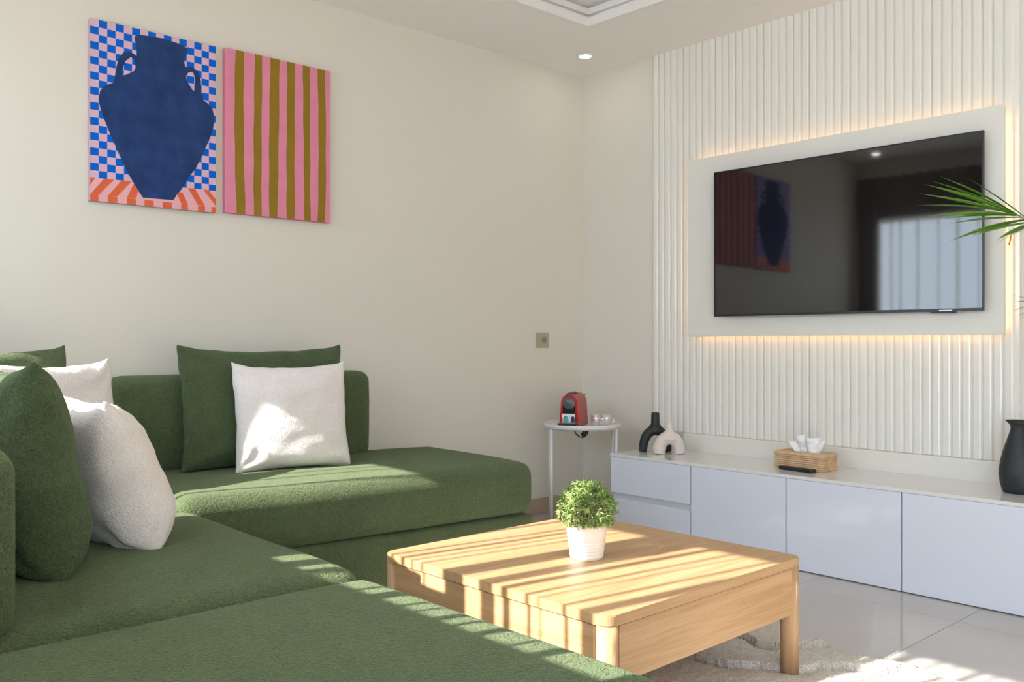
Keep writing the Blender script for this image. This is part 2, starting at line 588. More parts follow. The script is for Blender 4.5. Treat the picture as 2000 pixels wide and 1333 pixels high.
# ceiling with a recessed tray
CX0, CX1, CY0, CY1 = .55, 3.187, -1.3, 2.943
bm = bmesh.new()
box(bm, X0, CX0, Y0, Y1, ZC, ZC + .03)
box(bm, CX1, X1, Y0, Y1, ZC, ZC + .03)
box(bm, CX0, CX1, Y0, CY0, ZC, ZC + .03)
box(bm, CX0, CX1, CY1, Y1, ZC, ZC + .03)
box(bm, X0, X1, Y0, Y1, ZC + .105, ZC + .15)
ceiling = structure('ceiling', bm, 'ceiling', None, 'pale dropped ceiling with a recessed tray', 'ceiling')
def ring(bm, g0, g1, z0, z1):
    """rectangular ring round the tray opening, from inset g0 (inner) to g1 (outer)"""
    box(bm, CX0 - g1, CX1 + g1, CY1 + g0, CY1 + g1, z0, z1)
    box(bm, CX0 - g1, CX1 + g1, CY0 - g1, CY0 - g0, z0, z1)
    box(bm, CX1 + g0, CX1 + g1, CY0 - g0, CY1 + g0, z0, z1)
    box(bm, CX0 - g1, CX0 - g0, CY0 - g0, CY1 + g0, z0, z1)
bm = bmesh.new()
ring(bm, -.004, .03, ZC - .002, ZC + .040)
ring(bm, .03, .09, ZC + .030, ZC + .062)
ring(bm, .012, .09, ZC + .062, ZC + .090)
ring(bm, .035, .09, ZC + .090, ZC + .106)
structure('trim_1', bm, 'moulding', None, 'white stepped moulding round the ceiling tray', 'moulding')

# skirting of reddish tile
structure('baseboard_back', nb(X0, X1 - .012, Y1 - .012, Y1, 0, .082, r=.002), 'skirting', None, 'brownish tile skirting along the wall behind the sofa', 'skirting')
structure('baseboard_right', nb(X1 - .012, X1, Y0, Y1 - .012, 0, .082, r=.002), 'skirting', None, 'brownish tile skirting along the slatted wall', 'skirting')

# vertical slats on the right wall, each its own piece
SL_P, SL_TOP, SL_BOT = .0392, ZC, .472
prof = [(.0, -.0175), (.0135, -.0175), (.0175, -.0145), (.0195, -.010), (.0195, .010), (.0175, .0145), (.0135, .0175), (.0, .0175)]
bm = bmesh.new()
A = [bm.verts.new((-p[0], p[1], 0)) for p in prof]
B = [bm.verts.new((-p[0], p[1], SL_TOP - SL_BOT)) for p in prof]
for i in range(len(prof)):
    bm.faces.new((A[i], A[(i + 1) % len(prof)], B[(i + 1) % len(prof)], B[i]))
bm.faces.new(A)
bm.faces.new(B)
s0 = obj('slat', bm, 'slat_paint', wall_right, loc=(X1, 3.0105 - .0045, SL_BOT))
k = 1
while 3.006 - SL_P * k > 1.245:
    link('slat', s0.data, wall_right, (X1 - (.0009 if k % 5 == 2 else 0), 3.006 - SL_P * k + rnd.uniform(-.0012, .0012), SL_BOT))
    k += 1
obj('slat_backing', nb(X1 - .0105, X1, 1.245, 3.02, SL_BOT, SL_TOP), 'slat_paint', wall_right)
# plain ledge below the slats, above the cabinet
structure('trim_2', nb(3.738, X1, .98, 2.80, .10, SL_BOT - .001, r=.003), 'panel_paint', None, 'cream ledge board under the wall slats', 'ledge')

# ---------------------------------------------------------------- television and its lit back panel
tp = thing('backlit_panel', 'cream wall panel with warm edge lighting behind the television', 'wall panel', (3.7275, 2.018, .963))
PW, PH = 1.476 / 2, .883
obj('panel_board', nb(-.0125, .0125, -PW, PW, 0, PH, r=.002), 'panel_paint', tp)
bm = bmesh.new()
box(bm, .0125, .040, -PW + .09, PW - .09, .09, PH - .09)
obj('mounting_frame', bm, 'panel_paint', tp)
for n_, a in (('bottom', (.0135, .0200, -PW + .05, PW - .05, .025, .033)), ('top', (.0135, .0200, -PW + .05, PW - .05, PH - .033, PH - .025)),
              ('a', (.0135, .0200, -PW + .012, -PW + .020, .03, PH - .03)), ('b', (.0135, .0200, PW - .033, PW - .025, .03, PH - .03))):
    tag(obj('led_strip', nb(*a), 'led', tp), 'warm white light strip')
obj('strip_connector', nb(.012, .030, -PW - .022, -PW - .006, .385, .43, r=.004), 'white_metal', tp)
obj('strip_wire', tube(bmesh.new(), [(.022, -PW - .014, .385), (.022, -PW - .012, .365), (.024, -PW - .006, .345)], .0025, 6), 'red_wire', tp)

tv = thing('television', 'large flat black television on the cream panel', 'television', (3.665, 1.945, 1.057), R(1.25))
TW, TH = 1.2135 / 2, .694
obj('housing', nb(.004, .036, -TW + .03, TW - .03, .03, TH - .03, r=.006), 'tv_black', tv)
bm = bmesh.new()
box(bm, -.004, .010, -TW, TW, 0, .011)
box(bm, -.004, .010, -TW, TW, TH - .005, TH)
box(bm, -.004, .010, -TW, -TW + .006, .011, TH - .005)
box(bm, -.004, .010, TW - .005, TW, .011, TH - .005)
obj('bezel', bm, 'tv_black', tv)
obj('screen', nb(-.0015, .008, -TW + .006, TW - .005, .011, TH - .005), 'screen', tv)
obj('sensor_pod', nb(-.003, .008, -TW + .10, -TW + .20, -.006, .001, r=.002), 'tv_black', tv)
obj('maker_plate', nb(-.0045, -.0035, -TW + .115, -TW + .165, .002, .006), 'tv_logo', tv)
bm = bmesh.new()
box(bm, .036, .043, -.15, .15, .2, .5)
obj('wall_bracket', bm, 'tv_black', tv)

# ---------------------------------------------------------------- media cabinet: four units and one top
XF, CH = 3.352, .386
UW = .48
unit_labels = ['white gloss cabinet unit with two drawers beside the round side table',
               'white gloss cabinet unit with a single door next to the drawers',
               'white gloss cabinet unit with a single door below the wicker tissue box',
               'white gloss cabinet unit with a single door below the black pitcher']
for i in range(4):
    yb = 2.951 - UW * i
    c = thing('cabinet_unit', unit_labels[i], 'cabinet', (3.545, yb - UW / 2, 0), 0, 'media cabinet units')
    bm = bmesh.new()
    D0, D1, W2 = -.172, .185, UW / 2 - .001
    box(bm, D0, D1, -W2, -W2 + .016, .012, .372)
    box(bm, D0, D1, W2 - .016, W2, .012, .372)
    box(bm, D0, D1, -W2 + .016, W2 - .016, .012, .028)
    box(bm, D0, D1, -W2 + .016, W2 - .016, .358, .372)
    box(bm, D1 - .01, D1, -W2 + .016, W2 - .016, .028, .358)
    obj('body', bm, 'lacquer', c)
    obj('plinth', nb(D0 + .03, D1 - .02, -W2 + .01, W2 - .01, 0, .012), 'gap_shade', c)  # its near-black colour stands for shade in the gap under the cabinet
    fx0, fx1 = -.193, -.174
    if i == 0:
        obj('drawer', nb(fx0, fx1, -W2 + .0015, W2 - .0015, .199, .373, r=.0015), 'lacquer', c)
        obj('drawer', nb(fx0, fx1, -W2 + .0015, W2 - .0015, .006, .169, r=.0015), 'lacquer', c)
        obj('grip_rail', nb(fx0 + .010, fx1 + .004, -W2 + .0015, W2 - .0015, .166, .203), 'cabinet_rail', c)
    else:
        obj('door', nb(fx0, fx1, -W2 + .0017, W2 - .0017, .004, .373, r=.0015), 'lacquer', c)
tag(obj('worktop', nb(3.350, 3.737, 2.951 - 4 * UW, 2.952, .374, .388, r=.0015), 'cabinet_top'), 'long white gloss top running over all the cabinet units', 'worktop')

# ---------------------------------------------------------------- pictures on the back wall
YP = Y1 - .03
V = [(0.162, 0.643), (0.18, 0.653), (0.268, 0.659), (0.333, 0.652), (0.363, 0.642), (0.365, 0.623), (0.357, 0.602), (0.353, 0.581), (0.358, 0.566), (0.387, 0.572), (0.41, 0.554), (0.421, 0.523), (0.422, 0.477), (0.431, 0.448), (0.448, 0.438), (0.469, 0.419), (0.478, 0.38), (0.472, 0.339), (0.455, 0.29), (0.427, 0.226), (0.4, 0.169), (0.373, 0.133), (0.353, 0.098), (0.343, 0.08), (0.323, 0.055), (0.31, 0.033), (0.192, 0.03), (0.18, 0.046), (0.158, 0.081), (0.143, 0.105), (0.118, 0.152), (0.094, 0.204), (0.07, 0.257), (0.049, 0.309), (0.035, 0.349), (0.029, 0.379), (0.035, 0.411), (0.055, 0.436), (0.085, 0.451), (0.088, 0.477), (0.094, 0.515), (0.103, 0.548), (0.121, 0.574), (0.143, 0.58), (0.161, 0.573), (0.168, 0.568), (0.168, 0.593), (0.164, 0.618), (0.161, 0.63)]
HL = [(0.115, 0.482), (0.117, 0.514), (0.127, 0.541), (0.146, 0.56), (0.161, 0.554), (0.164, 0.523), (0.158, 0.509), (0.136, 0.494)]
HR = [(0.361, 0.531), (0.37, 0.546), (0.387, 0.552), (0.397, 0.531), (0.397, 0.498), (0.392, 0.474), (0.38, 0.489), (0.363, 0.512)]
def flat_print(name, loops, m, parent, y=-.0006):
    bm = bmesh.new()
    edges = []
    for lp in loops:
        vs_ = [bm.verts.new((p[0], y, p[1])) for p in lp]
        edges += [bm.edges.new((vs_[i], vs_[(i + 1) % len(vs_)])) for i in range(len(vs_))]
    bmesh.ops.triangle_fill(bm, edges=edges, use_beauty=True, use_dissolve=False)
    return obj(name, bm, m, parent)
p1 = thing('canvas_picture', 'canvas print of a dark blue two-handled vase on a blue and pink check', 'picture', (1.10, YP, 1.460))
PWI, PHI = .484, .674
obj('canvas', nb(0, PWI, 0.0, .03, 0, PHI, r=.001, seg=1), 'canvas_edge', p1)
flat_print('printed_check', [[(0, .086), (PWI, .088), (PWI, PHI), (0, PHI)]], 'check_print', p1, -.0004)
flat_print('printed_table', [[(0, 0), (PWI, 0), (PWI, .088), (0, .086)]], 'rose_print', p1, -.0004)
st = [[(0.049, 0.086), (0.085, 0.086), (0.029, 0.022), (0, 0.022)], [(0, 0.081), (0, .086), (0.018, 0.086), (0, 0.055)],
      [(0.113, 0.087), (0.149, 0.087), (0.097, 0.024), (0.062, 0.022)], [(0.158, 0.081), (0.175, 0.058), (0.167, 0.025), (0.132, 0.024)],
      [(0.32, 0.068), (0.347, 0.065), (0.368, 0.024), (0.341, 0.024)], [(0.368, 0.088), (0.397, 0.088), (0.438, 0.024), (0.409, 0.024)],
      [(0.431, 0.088), (0.455, 0.088), (0.484, 0.053), (0.484, 0.026)]]
for q in st: flat_print('printed_stripe', [q], 'orange_print', p1, -.0008)
for a, b in [[0, 0.029], [0.062, 0.097], [0.132, 0.166], [0.198, 0.233], [0.268, 0.304], [0.341, 0.368], [0.409, 0.438], [0.465, 0.484]]:
    flat_print('printed_stripe', [[(a, 0), (b, 0), (b, .0225), (a, .0225)]], 'orange_print', p1, -.0008)
flat_print('printed_vase', [V, HL, HR], 'navy_print', p1, -.0013)

p2 = thing('canvas_picture', 'canvas print of wavy pink and olive vertical stripes', 'picture', (1.626, YP, 1.466))
P2W = .489
obj('canvas', nb(0, P2W, 0.0, .03, 0, PHI, r=.001, seg=1), 'pink_print', p2)
S = [[(0.042, 0.079), (0.128, 0.161), (0.199, 0.241), (0.278, 0.313), (0.352, 0.386), (0.424, 0.461)],
     [(0.038, 0.078), (0.123, 0.158), (0.193, 0.237), (0.274, 0.312), (0.355, 0.387), (0.429, 0.466)],
     [(0.047, 0.085), (0.123, 0.158), (0.193, 0.231), (0.274, 0.312), (0.36, 0.39), (0.425, 0.462)]]
zs = [PHI, .36, 0]
def quad3(v, t):
    return v[0] * (t - .535) * t / (1 - .535) + v[1] * (1 - t) * t / (.535 * .465) + v[2] * (t - 1) * (t - .535) / .535
for i in range(6):
    L_, R_ = [], []
    for kx in range(13):
        t = kx / 12
        L_.append((quad3([S[j][i][0] for j in range(3)], t) + .0012 * math.sin(kx * 1.7 + i), t * PHI))
        R_.append((quad3([S[j][i][1] for j in range(3)], t) + .0012 * math.sin(kx * 1.3 + i * 2), t * PHI))
    flat_print('printed_stripe', [L_ + R_[::-1]], 'olive_print', p2, -.0007)

# wall socket
so = thing('wall_socket', 'beige square wall socket near the room corner', 'socket', (3.459, Y1, .904))
obj('plate', nb(-.047, .047, -.010, 0, 0, .081, r=.003), 'socket', so)
obj('cover_frame', nb(-.028, .036, -.0125, -.009, .012, .069, r=.001), 'socket', so)
def disc(name, x, z, r, y0, y1, m):
    bm = lathe(bmesh.new(), [(r, 0), (r, y0 - y1)], 24)
    for v in bm.verts: v.co = Vector((v.co.x + x, y0 - v.co.z, v.co.y + z))
    return obj(name, bm, m, so)
disc('socket_well', .006, .041, .0195, -.0120, -.0132, 'socket_in')
for dx in (-.0085, .0085): disc('contact_hole', .006 + dx, .041, .0024, -.0130, -.0136, 'gap_shade')  # dark discs painted for the shade in the holes
disc('earth_pin', .006, .052, .0022, -.0130, -.0160, 'chrome')

# ceiling downlights
for (x, y, lab) in ((3.505, 3.262, 'small round white downlight in the ceiling near the corner'), (.20, 3.24, 'small round white downlight in the ceiling above the sofa corner')):
    d = thing('downlight', lab, 'downlight', (x, y, ZC), 0, 'ceiling downlights')
    obj('trim_ring', lathe(bmesh.new(), [(.031, -.001), (.031, -.004), (.044, -.005), (.047, 0), (.044, .001)], 28, cap=False), 'white_metal', d, True)
    obj('lamp', lathe(bmesh.new(), [(.0305, -.0005), (.0305, -.0025), (0.0, -.0030)], 28), 'lamp_white', d)

# ---------------------------------------------------------------- sofa units
SZ, BZ = .445, .235
def base_of(w, d, parent, loc=(0, 0, 0)):
    return obj('base', soft_box(w - .012, d - .012, BZ + .004, .018, 0, 0, 14), 'green_boucle', parent, True, loc)
s = thing('sofa_unit', 'green sofa unit with a backrest standing along the picture wall', 'sofa', (1.866, 3.089, 0), R(-4))
# local frame: x along its length, -y towards the room
base_of(1.43, .775, s)
obj('seat_cushion', soft_box(1.44, .78, SZ - BZ, .055, .014, .010, 34, 1), 'green_boucle', s, True, (0, 0, BZ))
obj('backrest', soft_box(1.07, .135, .375, .045, .006, .008, 26, 2), 'green_boucle', s, True, (-.21, .322, SZ - .012))
s = thing('sofa_unit', 'green corner sofa unit behind the piled cushions', 'sofa', (.655, 3.135, 0))
base_of(.91, .76, s)
obj('seat_cushion', soft_box(.915, .77, SZ - BZ, .05, .010, .004, 26, 3), 'green_boucle', s, True, (0, 0, BZ))
obj('backrest', soft_box(.175, .75, .37, .05, .006, .006, 20, 4), 'green_boucle', s, True, (-.37, 0, SZ - .01))
s = thing('sofa_unit', 'green sofa unit by the window with large cushions against its backrest', 'sofa', (.642, 2.195, 0))
base_of(.885, 1.06, s)
obj('seat_cushion', soft_box(.90, 1.075, SZ - BZ, .05, .016, .008, 34, 5), 'green_boucle', s, True, (0, 0, BZ))
obj('backrest', soft_box(.185, 1.05, .325, .045, .006, .006, 26, 6), 'green_boucle', s, True, (-.322, -.008, SZ - .01))
s = thing('sofa_unit', 'green backless sofa unit nearest the viewer beside the coffee table', 'sofa', (.575, 1.125, 0))
base_of(.97, .99, s)
obj('seat_cushion', soft_box(1.0, 1.01, SZ - BZ, .06, .018, .008, 36, 7), 'green_boucle', s, True, (0, 0, BZ))

# ---------------------------------------------------------------- cushions
SEAT = SZ + .006
G, WH = 'green_pillow', 'white_boucle'
pillow('cushion', .50, .458, .225, (.551, 2.185, SEAT - .008), R(92), R(7), G, 'big dark green cushion nearest the viewer at the left edge', 11)
pillow('cushion', .43, .38, .205, (.816, 2.295, SEAT - .008), R(88), R(19), WH, 'white cushion leaning beside the nearest green cushion', 23)
pillow('cushion', .44, .44, .15, (.865, 3.02, SEAT - .006), R(21), R(7), WH, 'white cushion at the back of the sofa corner in front of a half-hidden green cushion', 31)
pillow('cushion', .52, .485, .15, (.715, 3.165, SEAT - .006), R(14), R(6), G, 'green cushion in the sofa corner mostly hidden behind a white cushion', 43)
pillow('cushion', .70, .485, .15, (1.68, 3.245, SEAT - .008), R(-4), R(7), G, 'wide green cushion against the backrest under the pictures', 53)
pillow('cushion', .46, .425, .14, (1.705, 3.085, SEAT - .010), R(-11), R(10), WH, 'white square cushion in front of the wide green cushion, patched with sunlight', 61)

# ---------------------------------------------------------------- coffee table
RUGZ = .024
ct = thing('coffee_table', 'square light oak coffee table with round legs on the cream rug', 'table', (1.879, 1.727, 0), R(.6))
HX, HY, TT = .411, .420, .024
def rr(hx, hy, r, n=6):
    p = []
    for cx, cy, a0 in ((hx - r, hy - r, 0), (-hx + r, hy - r, 90), (-hx + r, -hy + r, 180), (hx - r, -hy + r, 270)):
        for i in range(n + 1):
            a = R(a0 + 90 * i / n)
            p.append((cx + r * math.cos(a), cy + r * math.sin(a)))
    return p
bm = prism(bmesh.new(), rr(HX, HY, .026), .340 - TT, .340, 'z')
bmesh.ops.bevel(bm, geom=[e for e in bm.edges if abs(e.verts[0].co.z - e.verts[1].co.z) < 1e-6], offset=.0025, segments=2, affect='EDGES')
obj('table_top', bm, 'oak_x', ct)
AZ0, AZ1 = .184, .3125
obj('apron', nb(-HX + .045, HX - .045, -HY + .006, -HY + .026, AZ0, AZ1, r=.0015), 'oak_x', ct)
obj('apron', nb(-HX + .045, HX - .045, HY - .026, HY - .006, AZ0, AZ1, r=.0015), 'oak_x', ct)
obj('apron', nb(-HX + .006, -HX + .026, -HY + .045, HY - .045, AZ0, AZ1, r=.0015), 'oak_y', ct)
obj('apron', nb(HX - .026, HX - .006, -HY + .045, HY - .045, AZ0, AZ1, r=.0015), 'oak_y', ct)
obj('table_bottom', nb(-HX + .03, HX - .03, -HY + .03, HY - .03, AZ0 + .004, AZ0 + .014), 'oak_x', ct)
for sx in (-1, 1):
    for sy in (-1, 1):
        obj('leg', prism(bmesh.new(), [(sx * (HX - .025) + a, sy * (HY - .025) + b) for a, b in rr(.0245, .0245, .0235, 6)], .012, .3145, 'z'), 'oak_z', ct, True)
        lg = ct.children[-1]
        lg.modifiers.new('edges', 'EDGE_SPLIT').split_angle = R(50)

# small potted plant on the table
pp = thing('potted_plant', 'small bushy green plant in a white ribbed pot on the coffee table', 'plant', (1.838, 1.705, .340))
prof = [(0, 0), (.043, 0), (.0455, .003)]
for i in range(5):
    z = .012 + i * .0085
    prof += [(.0462 + z * .115, z), (.0448 + z * .115, z + .0025), (.0462 + z * .115, z + .005)]
prof += [(.0462 + .06 * .115, .06), (.0585, .098), (.0600, .102), (.0590, .104), (.0560, .102), (.0545, .085), (0, .083)]
obj('pot', lathe(bmesh.new(), prof, 48), 'pot_white', pp, True)
obj('soil', lathe(bmesh.new(), [(.0, .080), (.0540, .084), (0, .088)], 24), 'soil', pp)
bm = bmesh.new()
mats_ = []
def leaf_quad(bm, p, d, up, ln, wd, mi):
    side = d.cross(up)
    if side.length < 1e-4: side = d.cross(Vector((1, 0, 0)))
    side.normalize()
    n_ = side.cross(d).normalized()
    a = p
    b1 = p + d * ln * .5 + side * wd - n_ * ln * .02
    b2 = p + d * ln * .5 - side * wd - n_ * ln * .02
    c = p + d * ln - n_ * ln * .28
    m1 = p + d * ln * .5 + n_ * ln * .05
    va, vb1, vb2, vc, vm = [bm.verts.new(q) for q in (a, b1, b2, c, m1)]
    for f in ((va, vb1, vm), (va, vm, vb2), (vb1, vc, vm), (vm, vc, vb2)):
        bm.faces.new(f).material_index = mi
C0 = Vector((0, 0, .128))
rp = random.Random(5)
for i in range(620):
    th, ph = rp.uniform(0, 2 * PI), math.acos(rp.uniform(-.55, 1))
    d = Vector((math.sin(ph) * math.cos(th), math.sin(ph) * math.sin(th), math.cos(ph)))
    rr_ = rp.uniform(.70, 1.0) * (1 + .12 * noise.noise(d * 2.3 + Vector((4, 1, 2))))
    P = C0 + Vector((d.x * .079, d.y * .079, d.z * .080)) * rr_
    if P.z < .100: P.z = .100 + rp.uniform(0, .01)
    mi = 0 if rp.random() < .55 else (1 if rp.random() < .88 else 2)
    if rp.random() < .3 * (d.x + .4): mi = 1
    for k in range(8):
        dd = (d * rp.uniform(.15, 1.0) + Vector((rp.gauss(0, .55), rp.gauss(0, .55), rp.gauss(0, .45)))).normalized()
        leaf_quad(bm, P, dd, Vector((rp.gauss(0, 1), rp.gauss(0, 1), 1)), rp.uniform(.011, .018), .0017, mi)
f = obj('foliage', bm, 'leaf_light', pp)
f.data.materials.append(MATS['leaf_mid'])
f.data.materials.append(MATS['leaf_brown'])
f['kind'] = 'stuff'
bm = bmesh.new()
for i in range(26):
    a, r_ = rp.uniform(0, 2 * PI), rp.uniform(0, .035)
    a2 = a + rp.uniform(-.4, .4)
    tube(bm, [(r_ * math.cos(a), r_ * math.sin(a), .084), (r_ * 1.3 * math.cos(a2), r_ * 1.3 * math.sin(a2), .115), (r_ * 1.8 * math.cos(a2), r_ * 1.8 * math.sin(a2), .165)], .0011, 5)
o = obj('stems', bm, 'leaf_brown', pp)
o['kind'] = 'stuff'

# ---------------------------------------------------------------- rug
RUG = [(2.30, 1.86), (2.37, 1.74), (2.475, 1.66), (2.566, 1.655), (2.618, 1.62), (2.575, 1.535), (2.517, 1.48), (2.532, 1.454), (2.585, 1.40), (2.556, 1.362), (2.523, 1.31), (2.54, 1.225), (2.565, 1.147), (2.568, 1.09), (2.53, 1.0), (2.58, .9), (2.52, .78), (2.3, .70), (1.9, .76), (1.5, .70), (1.2, .76), (1.13, 1.2), (1.17, 1.8), (1.14, 2.3), (1.5, 2.45), (1.9, 2.40), (2.3, 2.43), (2.42, 2.3), (2.40, 2.1), (2.30, 2.0)]
GR = [[(1.9, 2.0), (2.2, 1.78), (2.33, 1.70), (2.409, 1.636), (2.429, 1.584), (2.388, 1.513), (2.392, 1.472), (2.429, 1.451), (2.463, 1.42), (2.541, 1.372)],
      [(1.6, 1.9), (1.9, 1.72), (2.09, 1.68), (2.163, 1.592), (2.166, 1.505), (2.179, 1.471), (2.231, 1.413), (2.255, 1.347), (2.276, 1.312), (2.351, 1.292), (2.408, 1.245), (2.419, 1.176), (2.50, 1.13)],
      [(1.9, 2.2), (2.1, 2.0), (2.22, 1.93), (2.30, 1.84), (2.36, 1.80)],
      [(1.4, 1.5), (1.7, 1.36), (1.95, 1.32), (2.08, 1.18), (2.20, 1.12), (2.26, 1.02), (2.38, .98), (2.46, .90)]]
def segd(px, py, a, b):
    ax, ay, bx, by = a[0], a[1], b[0], b[1]
    dx, dy = bx - ax, by - ay
    t = max(0, min(1, ((px - ax) * dx + (py - ay) * dy) / (dx * dx + dy * dy)))
    qx, qy = px - ax - t * dx, py - ay - t * dy
    return math.sqrt(qx * qx + qy * qy), dx * (py - ay) - dy * (px - ax)
def inside(px, py, poly):
    c = False
    j = len(poly) - 1
    for i in range(len(poly)):
        xi, yi = poly[i]
        xj, yj = poly[j]
        if (yi > py) != (yj > py) and px < (xj - xi) * (py - yi) / (yj - yi) + xi: c = not c
        j = i
    return c
bm = bmesh.new()
def rug_grid(x0, x1, y0, y1, st):
    nx, ny = int(round((x1 - x0) / st)), int(round((y1 - y0) / st))
    g = {}
    for i in range(nx + 1):
        for j in range(ny + 1):
            x, y = x0 + i * st, y0 + j * st
            wx = x + .010 * noise.noise(Vector((x * 22, y * 22, 0))) + .004 * noise.noise(Vector((x * 80, y * 80, 3)))
            wy = y + .010 * noise.noise(Vector((x * 22, y * 22, 7))) + .004 * noise.noise(Vector((x * 80, y * 80, 9)))
            if not inside(wx, wy, RUG): continue
            d = min(segd(wx, wy, RUG[k], RUG[(k + 1) % len(RUG)])[0] for k in range(len(RUG)))
            z = .026 * (1 - math.exp(-d / .008))
            for gi, gl in enumerate(GR):
                best = min((segd(wx, wy, gl[k], gl[k + 1]) for k in range(len(gl) - 1)), key=lambda q: q[0])
                dd, sgn = best
                if sgn < 0: z -= .014 * math.exp(-dd / .04) * min(1, d / .02)
                else: z += .009 * math.exp(-dd / .10) * min(1, d / .03)
                if dd < (.0055 if sgn < 0 else .001): z = .0022
                elif dd < .006 and sgn > 0: z -= .003 * (1 - dd / .006)
            z += (.0035 * noise.noise(Vector((x * 55, y * 55, 1))) + .003 * noise.noise(Vector((x * 140, y * 140, 5)))) * min(1, d / .01)
            g[(i, j)] = bm.verts.new((x, y, max(.001, z)))
    for i in range(nx):
        for j in range(ny):
            q = [(i, j), (i + 1, j), (i + 1, j + 1), (i, j + 1)]
            if all(k in g for k in q): bm.faces.new([g[k] for k in q])
            else:
                t = [k for k in q if k in g]
                if len(t) == 3: bm.faces.new([g[k] for k in t])
rug_grid(1.10, 1.80, .66, 2.48, .024)
rug_grid(1.80, 2.66, .66, 2.48, .006)
rg = thing('rug', 'cream shaggy rug with wavy carved edges under the coffee table', 'rug', (0, 0, 0))
obj('pile', bm, 'rug_pile', rg, True)
cen = Vector((1.9, 1.55))
obj('backing', prism(bmesh.new(), [tuple(cen + (Vector(p) - cen) * .985) for p in RUG], .0002, .0016, 'z'), 'rug_backing', rg)

# ---------------------------------------------------------------- round side table in the corner
stt = thing('side_table', 'round white metal tray side table in the room corner', 'table', (3.435, 3.215, 0), R(-42.4))
prof = [(0, .498), (.190, .498), (.198, .500), (.2035, .516), (.2055, .517), (.2065, .515), (.2005, .497), (.197, .494), (0, .494)]
obj('tray_top', lathe(bmesh.new(), prof, 64), 'white_metal', stt, True)
for lx in (-.165, .165):
    for ly in (-.085, .085):
        obj('leg', tube(bmesh.new(), [(lx, ly, 0), (lx, ly, .490)], .0075, 12), 'white_metal', stt, True)
for ly in (-.085, .085):
    obj('cross_bar', tube(bmesh.new(), [(-.165, ly, .486), (.165, ly, .486)], .006, 8), 'white_metal', stt, True)
for lx in (-.165, .165):
    obj('foot_bar', tube(bmesh.new(), [(lx, -.085, .009), (lx, .085, .009)], .007, 8), 'white_metal', stt, True)

# coffee machine: local -y is its front
VR = -42.4        # square to the view of someone looking into the corner
TZ = .4985
# location offsets are along the viewer's right (rx) and away from him (fw)
def on_tray(rx, fw):
    cx, cy = 3.435, 3.215
    rgt = Vector((.738, -.6747, 0))
    fwd = Vector((.6747, .738, 0))
    return Vector((cx, cy, TZ)) + rgt * rx + fwd * fw
cm = thing('coffee_machine', 'red capsule coffee machine with a round grey head on the side table', 'coffee machine', on_tray(-.052, .0), R(VR - 17))
def arch(wb, wt, h, n=14):
    p = [(-wb / 2, 0), (-wt / 2, h - wt / 2)]
    p += [(-wt / 2 * math.cos(PI * i / n), h - wt / 2 + wt / 2 * math.sin(PI * i / n)) for i in range(1, n)]
    return p + [(wt / 2, h - wt / 2), (wb / 2, 0)]
bm = prism(bmesh.new(), arch(.104, .084, .168), -.062, .15)
bmesh.ops.bevel(bm, geom=[e for e in bm.edges if abs(e.verts[0].co.y - e.verts[1].co.y) < 1e-6 and e.verts[0].co.y > .1], offset=.014, segments=3, affect='EDGES')
obj('shell', bm, 'machine_side', cm, True)
cm.children[-1].modifiers.new('edges', 'EDGE_SPLIT').split_angle = R(40)
# bright red front rim: an arch-shaped hoop
bm = bmesh.new()
out_, in_ = arch(.1045, .0845, .1685), arch(.078, .064, .158)
for y0_, y1_ in ((-.078, -.060),):
    A = [bm.verts.new((p[0], y0_, p[1])) for p in out_]
    B = [bm.verts.new((p[0], y0_, p[1])) for p in in_]
    C = [bm.verts.new((p[0], y1_, p[1])) for p in out_]
    D = [bm.verts.new((p[0], y1_, p[1])) for p in in_]
    for i in range(len(out_) - 1):
        bm.faces.new((A[i], A[i + 1], B[i + 1], B[i]))
        bm.faces.new((A[i], C[i], C[i + 1], A[i + 1]))
        bm.faces.new((B[i], B[i + 1], D[i + 1], D[i]))
obj('front_rim', bm, 'machine_red', cm)
obj('front_recess', prism(bmesh.new(), in_, -.0625, -.060), 'black_plastic', cm)
bm = bmesh.new()
lathe(bm, [(0, 0), (.030, 0), (.033, .004), (.033, .022)], 36)
for v in bm.verts: v.co = Vector((v.co.x, -.084 + v.co.z, v.co.y + .124))
obj('brew_head', bm, 'grey_plastic', cm, True)
for i in range(5):
    obj('front_rib', nb(-.031 - i * .0008, .031 + i * .0008, -.068, -.062, .064 + i * .0075, .0685 + i * .0075, r=.001), 'black_plastic', cm)
obj('drip_tray', nb(-.050, .050, -.125, -.060, 0, .022, r=.004), 'black_plastic', cm)
obj('drip_grid', nb(-.044, .044, -.120, -.064, .022, .024), 'grey_plastic', cm)
bm = bmesh.new()
tube(bm, [(-.015, -.07, .165), (-.008, -.03, .1735), (0, .02, .1755), (.004, .06, .172)], [.006, .010, .012, .008], 10)
for v in bm.verts: v.co.z = .170 + (v.co.z - .170) * .55
obj('lever', bm, 'grey_plastic', cm, True)
obj('lever_handle', nb(-.030, .030, .150, .190, .150, .156, r=.002), 'grey_plastic', cm)
# water tank at the back
obj('water_tank', prism(bmesh.new(), arch(.088, .070, .150), .150, .165), 'glass', cm)

